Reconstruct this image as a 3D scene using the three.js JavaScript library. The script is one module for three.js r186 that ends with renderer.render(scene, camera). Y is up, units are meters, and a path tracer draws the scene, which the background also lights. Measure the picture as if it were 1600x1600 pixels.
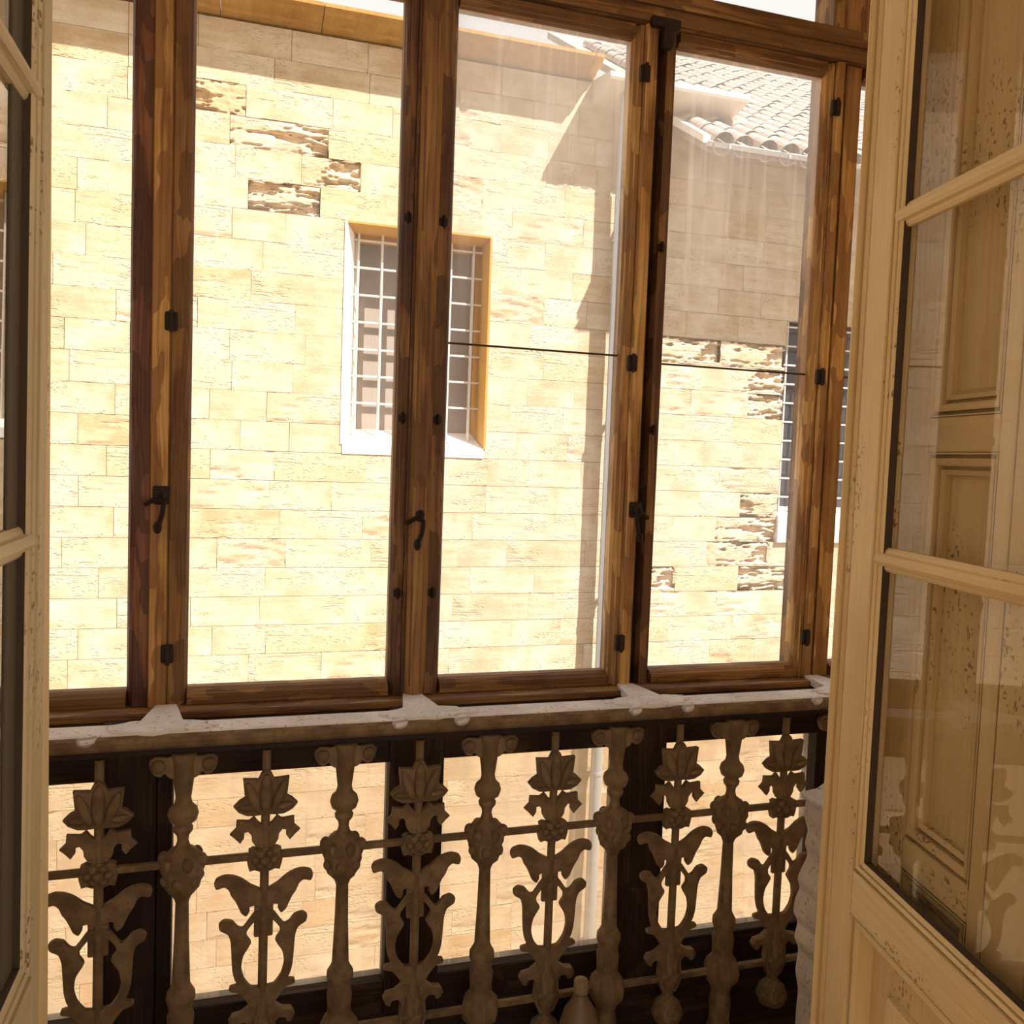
import * as THREE from 'three';
import { RoundedBoxGeometry } from 'three/addons/geometries/RoundedBoxGeometry.js';
import { mergeGeometries } from 'three/addons/utils/BufferGeometryUtils.js';

// ---------------------------------------------------------------- camera, sky, sun, exposure
const R = THREE.MathUtils.degToRad;
const scene = new THREE.Scene();
const camera = new THREE.PerspectiveCamera(2 * Math.atan(800 / 1400) * 180 / Math.PI, 1, 0.05, 300);
camera.position.set(0, 1.55, 0);
camera.rotation.order = 'YXZ';
camera.rotation.set(R(-3.57), R(-17.7), R(2.1));
const renderer = new THREE.WebGLRenderer({ antialias: true });
renderer.toneMapping = THREE.LinearToneMapping;
renderer.toneMappingExposure = 0.66;
renderer.shadowMap.enabled = true;

const SUN = new THREE.Vector3(1.1, 2.0, 1.0).normalize();
// hazy bright summer air: an even, slightly warm white that cools and dims a little towards the zenith
{ const w = 64, h = 32, d = new Float32Array(w * h * 4);
  for (let y = 0; y < h; y++) for (let x = 0; x < w; x++) {
    const up = Math.max(0, Math.sin(((y + 0.5) / h - 0.5) * Math.PI)), t = Math.pow(up, 0.7), o = (y * w + x) * 4;
    d[o] = 1.0 - 0.2 * t; d[o + 1] = 0.94 - 0.1 * t; d[o + 2] = 0.84 + 0.02 * t; d[o + 3] = 1;
  }
  const air = new THREE.DataTexture(d, w, h, THREE.RGBAFormat, THREE.FloatType);
  air.mapping = THREE.EquirectangularReflectionMapping; air.magFilter = THREE.LinearFilter; air.needsUpdate = true;
  scene.background = air; scene.environment = air; }
scene.backgroundIntensity = scene.environmentIntensity = 1.75;

const sun = new THREE.DirectionalLight(new THREE.Color().setRGB(1.0, 0.95, 0.9), 21);
sun.name = 'sun';
sun.position.copy(SUN).multiplyScalar(40).add(new THREE.Vector3(1, 0, -6));
sun.target.position.set(1, 0, -6);
sun.castShadow = true;
sun.shadow.mapSize.set(4096, 4096);
Object.assign(sun.shadow.camera, { left: -14, right: 14, top: 14, bottom: -14, near: 1, far: 90 });
scene.add(sun, sun.target);

// ---------------------------------------------------------------- noise and textures
function rng(seed) { let s = seed >>> 0; return () => { s = (s + 0x6d2b79f5) | 0; let t = Math.imul(s ^ (s >>> 15), 1 | s); t = (t + Math.imul(t ^ (t >>> 7), 61 | t)) ^ t; return ((t ^ (t >>> 14)) >>> 0) / 4294967296; }; }
const rnd = rng(7);
const rr = (a, b) => a + (b - a) * rnd();
const pick = (a) => a[Math.floor(rnd() * a.length)];
const clamp = THREE.MathUtils.clamp, lerp = THREE.MathUtils.lerp, smooth = THREE.MathUtils.smoothstep;
function hash(x, y) { let h = Math.imul(x, 374761393) + Math.imul(y, 668265263) | 0; h = Math.imul(h ^ (h >>> 13), 1274126177); return ((h ^ (h >>> 16)) >>> 0) / 4294967296; }
// value noise that repeats every (px, py) cells
function vn(x, y, px, py) {
  const xi = Math.floor(x), yi = Math.floor(y), fx = x - xi, fy = y - yi;
  const sx = fx * fx * (3 - 2 * fx), sy = fy * fy * (3 - 2 * fy);
  const m = (a, n) => ((a % n) + n) % n;
  const x0 = m(xi, px), x1 = m(xi + 1, px), y0 = m(yi, py), y1 = m(yi + 1, py);
  return lerp(lerp(hash(x0, y0), hash(x1, y0), sx), lerp(hash(x0, y1), hash(x1, y1), sx), sy);
}
function fbm(u, v, fx, fy, oct, off = 0) {
  let s = 0, a = 0.5, n = 0;
  for (let i = 0; i < oct; i++) { s += a * vn(u * fx + off * 0, v * fy, fx, fy); n += a; a *= 0.5; fx *= 2; fy *= 2; }
  return s / n;
}
const toS = (c) => { c = clamp(c, 0, 1); return Math.round(255 * (c <= 0.0031308 ? c * 12.92 : 1.055 * Math.pow(c, 1 / 2.4) - 0.055)); };
function tex(w, h, repeat, fn, isColor) {
  const d = new Uint8Array(w * h * 4);
  for (let y = 0; y < h; y++) for (let x = 0; x < w; x++) {
    const c = fn((x + 0.5) / w, (y + 0.5) / h), o = (y * w + x) * 4;
    for (let k = 0; k < 3; k++) { const v = Array.isArray(c) ? c[k] : c; d[o + k] = isColor ? toS(v) : Math.round(255 * clamp(v, 0, 1)); }
    d[o + 3] = 255;
  }
  const t = new THREE.DataTexture(d, w, h);
  t.wrapS = t.wrapT = THREE.RepeatWrapping; t.magFilter = THREE.LinearFilter; t.minFilter = THREE.LinearMipmapLinearFilter;
  if (isColor) t.colorSpace = THREE.SRGBColorSpace;
  t.repeat.set(repeat[0], repeat[1]); t.needsUpdate = true;
  return t;
}
const mix3 = (a, b, t) => [lerp(a[0], b[0], t), lerp(a[1], b[1], t), lerp(a[2], b[2], t)];
// old varnished timber: one tile is 0.5 m across and 1 m along the grain
function woodFn(seed, light, mid, dark) {
  return (u, v) => {
    u = (u + seed * 0.37) % 1; v = (v + seed * 0.21) % 1;
    const warp = fbm(u, v, 6, 3, 3) * 0.05;
    const g = fbm((u + warp) % 1, v, 70, 2, 3), g2 = fbm((u + warp) % 1, v, 160, 6, 2);
    const blot = fbm(u, v, 9, 5, 4), blot2 = fbm((u + 0.5) % 1, (v + 0.3) % 1, 14, 9, 3);
    let t = clamp(0.5 + (g - 0.5) * 1.1 + (g2 - 0.5) * 0.5 + (blot - 0.5) * 1.5, 0, 1);
    let c = t < 0.5 ? mix3(dark, mid, t * 2) : mix3(mid, light, t * 2 - 1);
    const worn = smooth(blot2, 0.5, 0.85);
    c = mix3(c, light, worn * 0.6);
    const stain = smooth(blot2, 0.48, 0.18);
    return mix3(c, dark, stain * 0.7);
  };
}
const woodBump = tex(512, 1024, [2, 1], (u, v) => { const w = fbm(u, v, 6, 3, 3) * 0.05; return 0.5 * fbm((u + w) % 1, v, 90, 3, 3) + 0.5 * fbm((u + w) % 1, v, 200, 8, 2); }, false);
const woodTan = tex(512, 1024, [2, 1], woodFn(0, [0.72, 0.46, 0.18], [0.54, 0.31, 0.10], [0.23, 0.105, 0.03]), true);
const woodDark = tex(512, 1024, [2, 1], woodFn(1, [0.33, 0.18, 0.065], [0.19, 0.088, 0.028], [0.07, 0.026, 0.009]), true);
const woodRed = tex(512, 1024, [2, 1], woodFn(2, [0.27, 0.12, 0.05], [0.16, 0.05, 0.018], [0.06, 0.016, 0.007]), true);
// ochre door paint, rubbed through in specks
const paintDoor = tex(512, 1024, [2, 1], (u, v) => {
  const b = fbm(u, v, 5, 5, 4), st = fbm(u, v, 90, 3, 3), sp = fbm(u, v, 130, 150, 3), zone = fbm((u + 0.4) % 1, v, 6, 4, 3);
  let c = mix3([0.70, 0.52, 0.26], [0.82, 0.645, 0.35], clamp(0.5 + (b - 0.5) * 1.6 + (st - 0.5) * 0.7, 0, 1));
  const s = smooth(sp, 0.66, 0.76) * smooth(zone, 0.58, 0.7);
  return mix3(c, [0.2, 0.1, 0.035], s * 0.85);
}, true);
const paintIron = tex(512, 512, [4, 4], (u, v) => {
  const b = fbm(u, v, 8, 8, 4), sp = fbm(u, v, 40, 40, 3);
  const c = mix3([0.13, 0.08, 0.037], [0.235, 0.155, 0.075], clamp(0.5 + (b - 0.5) * 2, 0, 1));
  return mix3(c, [0.11, 0.06, 0.027], smooth(sp, 0.6, 0.8) * 0.4);
}, true);
const ironBump = tex(256, 256, [8, 8], (u, v) => fbm(u, v, 24, 24, 4), false);
const paleLime = tex(512, 512, [3, 3], (u, v) => {
  const b = fbm(u, v, 6, 6, 5), sp = fbm(u, v, 50, 50, 3);
  const c = mix3([0.76, 0.73, 0.73], [0.9, 0.88, 0.89], clamp(0.5 + (b - 0.5) * 2.2, 0, 1));
  return mix3(c, [0.36, 0.27, 0.18], smooth(sp, 0.68, 0.8) * 0.6);
}, true);
const plasterTex = tex(512, 512, [0.5, 0.5], (u, v) => { const b = fbm(u, v, 6, 6, 5); return mix3([0.66, 0.58, 0.46], [0.78, 0.71, 0.60], b); }, true);
const stoneTex = tex(1024, 1024, [0.7, 0.7], (u, v) => {
  const b = fbm(u, v, 7, 7, 5), l = fbm(u, v, 6, 40, 4), f = fbm(u, v, 120, 160, 2);
  const t = clamp(0.55 + (b - 0.5) * 1.3 + (l - 0.5) * 0.8 + (f - 0.5) * 0.4, 0, 1);
  return mix3([0.74, 0.60, 0.42], [1, 0.94, 0.82], t);
}, true);
const stoneBump = tex(1024, 1024, [0.7, 0.7], (u, v) => {
  const l = fbm(u, v, 8, 56, 4), f = fbm(u, v, 90, 130, 3), z = fbm(u, v, 7, 9, 3);
  const pit = smooth(fbm((u + 0.3) % 1, v, 60, 110, 2), 0.68, 0.8) * smooth(z, 0.45, 0.62);
  const groove = smooth(l, 0.6, 0.74) * smooth(z, 0.42, 0.6);
  return clamp(0.72 + (f - 0.5) * 0.2 - pit * 0.6 - groove * 0.5, 0, 1);
}, false);
const tileTex = tex(512, 512, [1.5, 1.5], (u, v) => { const b = fbm(u, v, 8, 8, 5); return mix3([0.34, 0.26, 0.21], [0.50, 0.42, 0.36], clamp(0.5 + (b - 0.5) * 2, 0, 1)); }, true);
const dirtRough = tex(512, 1024, [1, 1], (u, v) => {
  const s = fbm(u, v, 50, 3, 3), b = fbm(u, v, 5, 4, 4);
  return 0.12 + 0.48 * smooth(v, 0.42, 1.0) + 0.2 * smooth(b, 0.4, 0.75) + 0.1 * smooth(s, 0.52, 0.8);
}, false);
const dirtRough2 = tex(512, 512, [1.4, 1.4], (u, v) => { const s = fbm(u, v, 60, 3, 3), b = fbm(u, v, 7, 7, 5); return 0.5 + 0.2 * smooth(b, 0.35, 0.75) + 0.14 * smooth(s, 0.5, 0.8); }, false);
const floorTex = tex(512, 1024, [2, 1], woodFn(3, [0.72, 0.52, 0.32], [0.6, 0.4, 0.22], [0.38, 0.23, 0.11]), true);

const M = {};
const std = (o) => new THREE.MeshStandardMaterial(o);
const col = (r, g, b) => new THREE.Color().setRGB(r, g, b);
M.tan = std({ map: woodTan, bumpMap: woodBump, bumpScale: 0.0025, roughness: 0.62 });
M.dark = std({ map: woodDark, bumpMap: woodBump, bumpScale: 0.0025, roughness: 0.6 });
M.brown = std({ map: woodTan, color: col(0.56, 0.5, 0.46), bumpMap: woodBump, bumpScale: 0.0025, roughness: 0.6 });
M.red = std({ map: woodRed, bumpMap: woodBump, bumpScale: 0.0025, roughness: 0.5 });
M.door = std({ map: paintDoor, bumpMap: woodBump, bumpScale: 0.0012, roughness: 0.6 });
M.shutter = std({ map: paintDoor, color: col(0.82, 0.8, 0.76), bumpMap: woodBump, bumpScale: 0.001, roughness: 0.7 });
M.iron = std({ map: paintIron, bumpMap: ironBump, bumpScale: 0.0005, roughness: 0.7 });
M.rustIron = std({ color: col(0.028, 0.014, 0.009), roughness: 0.65, metalness: 0.3, bumpMap: ironBump, bumpScale: 0.001 });
M.lime = std({ map: paleLime, bumpMap: ironBump, bumpScale: 0.001, roughness: 0.9 });
M.plaster = std({ map: plasterTex, roughness: 0.95 });
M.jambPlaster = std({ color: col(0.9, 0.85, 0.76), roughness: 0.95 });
M.soffit = std({ color: col(0.72, 0.41, 0.10), map: plasterTex, roughness: 0.95 });  // orange tint puts bounced warm light into the plaster
const corniceMats = [[0.50, 0.32, 0.12], [0.56, 0.37, 0.15], [0.46, 0.28, 0.10]].map((c) => std({ color: col(...c), map: stoneTex, bumpMap: stoneBump, bumpScale: 0.008, roughness: 1 }));  // bounced warm light is put into these orange tones
M.barPaint = std({ color: col(0.66, 0.56, 0.46), roughness: 0.7 });
M.shutterPanel = std({ color: col(0.29, 0.235, 0.195), roughness: 0.85, bumpMap: woodBump, bumpScale: 0.002 });
M.darkGlass = new THREE.MeshPhysicalMaterial({ color: col(0.05, 0.05, 0.055), roughness: 0.08 });
M.zinc = std({ color: col(0.52, 0.55, 0.60), roughness: 0.42, metalness: 0.55 });
M.gutter = std({ color: col(0.62, 0.62, 0.62), roughness: 0.35, metalness: 0.5 });
M.tile = std({ map: tileTex, roughness: 0.9 });
M.mortar = std({ color: col(0.62, 0.53, 0.42), map: stoneTex, bumpMap: stoneBump, bumpScale: 0.004, roughness: 1 });
M.ground = std({ color: col(0.26, 0.23, 0.2), map: stoneTex, roughness: 1 });
M.floor = std({ map: floorTex, bumpMap: woodBump, bumpScale: 0.002, roughness: 0.55 });
M.roomWall = std({ map: plasterTex, color: col(1, 0.92, 0.8), roughness: 0.95 });
M.terracotta = std({ color: col(0.13, 0.07, 0.04), map: plasterTex, roughness: 0.8 });
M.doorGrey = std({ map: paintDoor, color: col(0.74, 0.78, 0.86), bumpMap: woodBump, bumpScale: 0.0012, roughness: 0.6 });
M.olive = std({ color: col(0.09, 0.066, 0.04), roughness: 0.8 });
M.jointAndShade = std({ color: col(0.05, 0.03, 0.016), roughness: 0.8 });  // dark glazing joint, and rebate shade put into the colour
M.glass = new THREE.MeshPhysicalMaterial({ color: col(0.97, 0.97, 0.95), transmission: 1, thickness: 0, ior: 1.5, roughness: 0.0, side: THREE.DoubleSide });
M.hazeGlass = new THREE.MeshPhysicalMaterial({ color: col(0.93, 0.945, 0.985), transmission: 1, thickness: 0, ior: 1.5, roughness: 1, roughnessMap: dirtRough, side: THREE.DoubleSide });
M.dirtyGlass = new THREE.MeshPhysicalMaterial({ color: col(0.70, 0.64, 0.54), transmission: 1, thickness: 0, ior: 1.5, roughness: 1, roughnessMap: dirtRough2, side: THREE.DoubleSide });
M.bottle = new THREE.MeshPhysicalMaterial({ color: col(0.24, 0.16, 0.09), roughness: 0.45, transmission: 0.25, thickness: 0, side: THREE.DoubleSide });
M.cap = std({ color: col(0.28, 0.2, 0.11), roughness: 0.5 });
M.shadeWood = std({ map: woodDark, color: col(0.2, 0.16, 0.13), bumpMap: woodBump, bumpScale: 0.002, roughness: 0.75 });  // dark wood tinted down, with shade put into the colour
const stoneMats = [[0.66, 0.555, 0.455], [0.65, 0.545, 0.44], [0.68, 0.585, 0.49], [0.645, 0.51, 0.375], [0.67, 0.57, 0.465], [0.635, 0.485, 0.345]].map((c, i) => {
  const m = stoneTex.clone(), b = stoneBump.clone(); m.offset.set(i * 0.37, i * 0.61); b.offset.copy(m.offset);
  return std({ color: col(...c), map: m, bumpMap: b, bumpScale: 0.007, roughness: 1 });
});

// ---------------------------------------------------------------- building helpers
const used = {};
function numbered(n) { used[n] = (used[n] || 0) + 1; return used[n] === 1 ? n : n + '_' + String(used[n] - 1).padStart(3, '0'); }
function add(o, parent) {
  o.name = parent === scene ? numbered(o.name) : (() => { const n = parent.children.filter((c) => c.userData.base === o.name).length; o.userData.base = o.name; return n ? o.name + '_' + String(n).padStart(3, '0') : o.name; })();
  o.traverse((c) => { c.castShadow = true; c.receiveShadow = true; });
  parent.add(o); return o;
}
function mesh(name, geos, mat, parent = scene) {
  const g = Array.isArray(geos) ? (geos.length > 1 ? mergeGeometries(geos.map(plain)) : geos[0]) : geos;
  const m = new THREE.Mesh(g, mat); m.name = name; return add(m, parent);
}
const plain = (g) => { g = g.index ? g.toNonIndexed() : g; for (const k of Object.keys(g.attributes)) if (!['position', 'normal', 'uv'].includes(k)) g.deleteAttribute(k); return g; };
function group(name, parent = scene, pos = [0, 0, 0], turn = 0) { const g = new THREE.Group(); g.name = name; g.position.set(...pos); g.rotation.y = turn; return add(g, parent); }
function tag(o, label, category, grp, kind) { if (label) o.userData.label = label; if (category) o.userData.category = category; if (grp) o.userData.group = grp; if (kind) o.userData.kind = kind; return o; }
// uv in metres, v along the grain axis
function metric(g, grain = 'y') {
  const p = g.attributes.position, n = g.attributes.normal, uv = new Float32Array(p.count * 2), ou = rnd() * 5, ov = rnd() * 5, ax = { x: 0, y: 1, z: 2 }[grain];
  for (let i = 0; i < p.count; i++) {
    const P = [p.getX(i), p.getY(i), p.getZ(i)], N = [n.getX(i), n.getY(i), n.getZ(i)].map(Math.abs);
    const o = [0, 1, 2].filter((k) => k !== ax), a = o[0], b = o[1];
    let u, v = P[ax];
    if (N[ax] > 0.8) { u = P[a]; v = P[b]; } else u = N[a] > N[b] ? P[b] : P[a];
    uv[2 * i] = u + ou; uv[2 * i + 1] = v + ov;
  }
  g.setAttribute('uv', new THREE.BufferAttribute(uv, 2)); return g;
}
// box given by its extents, with softened edges
function bx(x0, x1, y0, y1, z0, z1, grain = 'y', r = 0.003) {
  const w = Math.abs(x1 - x0), h = Math.abs(y1 - y0), d = Math.abs(z1 - z0);
  const g = plain(r > 0 ? new RoundedBoxGeometry(w, h, d, 1, Math.min(r, w * 0.3, h * 0.3, d * 0.3)) : new THREE.BoxGeometry(w, h, d));
  g.translate((x0 + x1) / 2, (y0 + y1) / 2, (z0 + z1) / 2);
  return metric(g, grain);
}
// extrude a profile given as [a, b] points along an axis: 'x': (a,b)=(z,y); 'y': (a,b)=(x,z); 'z': (a,b)=(x,y)
function bar(profile, axis, t0, t1) {
  const s = new THREE.Shape(profile.map((p) => new THREE.Vector2(p[0], axis === 'y' ? -p[1] : p[1])));
  let g = new THREE.ExtrudeGeometry(s, { depth: t1 - t0, bevelEnabled: false, curveSegments: 6 });
  if (axis === 'x') { g.rotateY(Math.PI / 2); g.scale(1, 1, -1); flip(g); g.translate(t0, 0, 0); }
  else if (axis === 'y') { g.rotateX(-Math.PI / 2); g.translate(0, t0, 0); }
  else g.translate(0, 0, t0);
  g = plain(g); g.computeVertexNormals(); return metric(g, axis);
}
function flip(g) { const p = g.attributes.position, n = p.count; if (g.index) { const ix = g.index.array; for (let i = 0; i < ix.length; i += 3) { const t = ix[i]; ix[i] = ix[i + 2]; ix[i + 2] = t; } return g; } for (const k of ['position', 'normal', 'uv']) { const a = g.attributes[k], s = a.itemSize; for (let i = 0; i < n; i += 3) for (let c = 0; c < s; c++) { const t = a.array[i * s + c]; a.array[i * s + c] = a.array[(i + 2) * s + c]; a.array[(i + 2) * s + c] = t; } } return g; }
// flat solid with a given outline (points in x, y), centred on z
function plate(pts, depth, z, bevel = 0.003) {
  const s = new THREE.Shape(pts.map((p) => new THREE.Vector2(...p)));
  const g = new THREE.ExtrudeGeometry(s, { depth: depth - 2 * bevel, bevelEnabled: true, bevelThickness: bevel, bevelSize: bevel * 0.6, bevelOffset: -bevel * 0.4, bevelSegments: 2, curveSegments: 4 });
  g.translate(0, 0, z - depth / 2 + bevel);
  return metric(plain(g), 'y');
}
function splinePts(pts, n) { const c = new THREE.CatmullRomCurve3(pts.map((p) => new THREE.Vector3(p[0], p[1], 0)), true, 'catmullrom', 0.35); return c.getPoints(n).slice(0, -1).map((p) => [p.x, p.y]); }
function lathe(profile, seg = 24, lobes) {
  const g = new THREE.LatheGeometry(profile.map((p) => new THREE.Vector2(p[0], p[1])), seg);
  if (lobes) { const p = g.attributes.position; for (let i = 0; i < p.count; i++) { const y = p.getY(i), L = lobes(y); if (L) { const a = Math.atan2(p.getZ(i), p.getX(i)), k = 1 + L * Math.cos(8 * a); p.setX(i, p.getX(i) * k); p.setZ(i, p.getZ(i) * k); } } g.computeVertexNormals(); }
  return plain(g);
}
function tube(pts, r, seg = 24, rad = 10) { return plain(new THREE.TubeGeometry(new THREE.CatmullRomCurve3(pts.map((p) => new THREE.Vector3(...p)), false, 'catmullrom', 0.2), seg, r, rad, false)); }
function prism(corners8) { // solid from 8 corners: 0-3 front face (anticlockwise seen from +z), 4-7 the matching back face
  const f = [[0, 1, 2, 3], [5, 4, 7, 6], [4, 0, 3, 7], [1, 5, 6, 2], [3, 2, 6, 7], [4, 5, 1, 0]], pos = [];
  for (const q of f) for (const i of [q[0], q[1], q[2], q[0], q[2], q[3]]) pos.push(...corners8[i]);
  const g = new THREE.BufferGeometry(); g.setAttribute('position', new THREE.Float32BufferAttribute(pos, 3)); g.computeVertexNormals(); return metric(g, 'y');
}

// ---------------------------------------------------------------- the room and the balcony shell
const FL = 0.12;
const S = (name, geos, mat) => tag(mesh(name, geos, mat), null, null, null, 'structure');
S('floor', bx(-2.6, 3.4, FL - 0.25, FL, -1.55, 2.55, 'x', 0), M.floor);
S('ceiling', bx(-2.6, 3.4, 3.4, 3.65, -1.5, 2.55, 'x', 0), M.roomWall);
S('wall_left', bx(-2.6, -2.35, FL, 3.4, -1.5, 2.55, 'y', 0), M.roomWall);
S('wall_right', [bx(3.15, 3.4, FL, 3.4, -1.5, 0.1, 'y', 0), bx(3.15, 3.4, FL, 3.4, 2.1, 2.55, 'y', 0), bx(3.15, 3.4, 3.25, 3.4, 0.1, 2.1, 'x', 0)], M.roomWall);  // opening added out of view to bring more fill light
// back wall; its three tall openings are unseen, added for fill light
{ const g = [], o = [[-2.25, -0.65], [-0.4, 1.2], [1.45, 3.05]]; let x = -2.6;
  for (const [a, b] of o) { g.push(bx(x, a, FL, 3.4, 2.35, 2.55, 'y', 0), bx(a, b, 3.3, 3.4, 2.35, 2.55, 'y', 0)); x = b; }
  g.push(bx(x, 3.4, FL, 3.4, 2.35, 2.55, 'y', 0)); S('wall_back', g, M.roomWall); }
// street-side wall of the room; the reveal of the balcony doorway splays outwards
S('wall_front', [
  prism([[-2.6, FL, -1.2], [-0.24, FL, -1.2], [-0.24, 3.4, -1.2], [-2.6, 3.4, -1.2], [-2.6, FL, -1.5], [-0.30, FL, -1.5], [-0.30, 3.4, -1.5], [-2.6, 3.4, -1.5]]),
  prism([[0.94, FL, -1.2], [3.4, FL, -1.2], [3.4, 3.4, -1.2], [0.94, 3.4, -1.2], [1.19, FL, -1.5], [3.4, FL, -1.5], [3.4, 3.4, -1.5], [1.19, 3.4, -1.5]]),
  bx(-0.30, 1.2, 2.78, 3.4, -1.5, -1.2, 'x', 0)], M.roomWall);
S('trim_1', prism([[0.866, FL, -1.114], [0.97, FL, -1.114], [0.97, 2.78, -1.114], [0.866, 2.78, -1.114], [0.955, FL, -1.23], [1.02, FL, -1.23], [1.02, 2.78, -1.23], [0.955, 2.78, -1.23]]), M.door);
S('trim_2', bx(-0.32, -0.205, FL, 2.78, -1.21, -1.12), M.door);
// balcony
S('floor', bx(-1.6, 2.6, FL - 0.18, FL, -2.12, -1.55, 'x', 0), M.terracotta);
S('ceiling', bx(-1.6, 2.6, 3.22, 3.36, -2.12, -1.5, 'x', 0), M.plaster);
S('wall_left', bx(-1.6, -1.48, FL, 3.22, -2.1, -1.5, 'y', 0), M.plaster);
S('wall_right', bx(2.5, 2.6, FL, 3.22, -2.1, -1.5, 'y', 0), M.plaster);
S('ground', bx(-16, 18, -5.4, -5.0, -16, 10, 'x', 0), M.ground);

// ---------------------------------------------------------------- glazed front of the balcony
// fixed timber: lower posts, rails, sill, transom rail
const PITCH = [[-1.265, -1.145, -1.265], [-0.73, -0.61, -0.73], [-0.193, -0.074, -0.133], [0.352, 0.471, 0.41], [0.888, 1.005, 0.947], [1.417, 1.53, 1.47], [1.95, 2.065, 2.0]];
const frame = tag(group('window_frame'), 'dark timber frame of posts, rails and sill carrying the balcony casements', 'window frame', null, 'structure');
const LOWP = [[-1.33, -1.2], [-0.79, -0.66], [-0.228, -0.095], [0.348, 0.47], [0.893, 1.02], [1.446, 1.575], [2.0, 2.13]];
for (const [i, [a, b]] of LOWP.entries()) {
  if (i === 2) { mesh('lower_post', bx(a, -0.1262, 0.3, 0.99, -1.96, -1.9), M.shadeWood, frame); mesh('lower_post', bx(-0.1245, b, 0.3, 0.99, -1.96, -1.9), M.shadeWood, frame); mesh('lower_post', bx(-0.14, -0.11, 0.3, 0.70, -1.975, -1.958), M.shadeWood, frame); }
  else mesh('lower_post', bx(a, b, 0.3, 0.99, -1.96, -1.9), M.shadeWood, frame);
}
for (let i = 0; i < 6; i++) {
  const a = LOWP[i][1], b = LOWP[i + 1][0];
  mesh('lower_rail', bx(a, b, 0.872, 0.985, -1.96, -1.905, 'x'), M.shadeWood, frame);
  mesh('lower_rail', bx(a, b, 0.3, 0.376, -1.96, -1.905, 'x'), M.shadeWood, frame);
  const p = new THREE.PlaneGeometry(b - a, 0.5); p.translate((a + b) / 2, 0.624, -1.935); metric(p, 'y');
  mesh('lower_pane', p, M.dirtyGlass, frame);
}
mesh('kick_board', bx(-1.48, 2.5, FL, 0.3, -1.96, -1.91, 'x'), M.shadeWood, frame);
mesh('sill', [bx(-1.48, 2.5, 0.985, 1.001, -2.07, -1.925, 'x', 0.004), bx(-1.48, 2.5, 0.962, 0.986, -1.97, -1.94, 'x', 0.004)], M.brown, frame);
mesh('transom_rail', [bx(-1.48, 2.5, 2.566, 2.645, -2.05, -1.955, 'x', 0.006), bx(-1.48, 2.5, 2.60, 2.618, -1.956, -1.946, 'x', 0.004)], M.brown, frame);
mesh('head_rail', bx(-1.48, 2.5, 3.12, 3.22, -2.05, -1.95, 'x'), M.brown, frame);
for (const [i, [a, b, c]] of PITCH.entries()) {
  mesh('post', bx(a + 0.02, b - 0.02, 0.99, 3.2, -2.07, -2.018), M.dark, frame);
  if (i !== 3) mesh('transom_post', bx(a + 0.004, b - 0.004, 2.64, 3.14, -2.03, -1.962), M.brown, frame);
  if (i !== 3) continue;
  // the middle post shows a moulded cover strip between two hinged casements
  mesh('cover_strip', bar([[0.386, -1.975], [0.386, -1.957], [0.393, -1.952], [0.397, -1.946], [0.418, -1.946], [0.422, -1.952], [0.432, -1.957], [0.432, -1.975]].map((p) => [p[0], p[1]]), 'y', 0.99, 3.2), M.brown, frame);
  mesh('post_core', bx(0.3785, 0.4345, 0.99, 3.2, -2.03, -1.966), M.dark, frame);
}
for (let i = 0; i < 6; i++) {
  const a = PITCH[i][1] - 0.004, b = PITCH[i + 1][0] + 0.004;
  const p = new THREE.PlaneGeometry(b - a, 0.48); p.translate((a + b) / 2, 2.88, -2.0); metric(p, 'y');
  mesh('transom_pane', p, M.glass, frame);
}
// casements
function stile(x0, x1, y0, y1, side) { // side: +1 glass lies at larger x, -1 at smaller x, 0 none; moulded glass edge
  const f = -1.972, bk = -2.018, e = 0.012;
  let pr;
  if (side > 0) pr = [[x0, bk], [x1, bk], [x1, f - 0.022], [x1 - e * 0.4, f - 0.012], [x1 - e, f - 0.006], [x1 - e, f], [x0, f]];
  else pr = [[x0, bk], [x1, bk], [x1, f], [x0 + e, f], [x0 + e, f - 0.006], [x0 + e * 0.4, f - 0.012], [x0, f - 0.022]];
  return bar(pr, 'y', y0, y1);
}
function railGeo(x0, x1, y0, y1, up) { // up: glass above
  const f = -1.972, bk = -2.018, e = 0.01;
  const pr = up ? [[bk, y0], [f, y0], [f, y1 - e], [f - 0.006, y1 - e], [f - 0.012, y1 - e * 0.4], [f - 0.022, y1], [bk, y1]]
    : [[bk, y0], [f - 0.022, y0], [f - 0.012, y0 + e * 0.4], [f - 0.006, y0 + e], [f, y0 + e], [f, y1], [bk, y1]];
  return bar(pr, 'x', x0, x1);
}
function keeper(parent, x, y) { // small iron plate nailed over the seam
  const g = [bx(x - 0.0125, x + 0.0125, y - 0.019, y + 0.019, -1.966, -1.954, 'y', 0.004), bx(x - 0.0045, x + 0.0045, y - 0.022, y + 0.022, -1.956, -1.948, 'y', 0.003)];
  mesh('keeper_plate', g, M.rustIron, parent);
}
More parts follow.
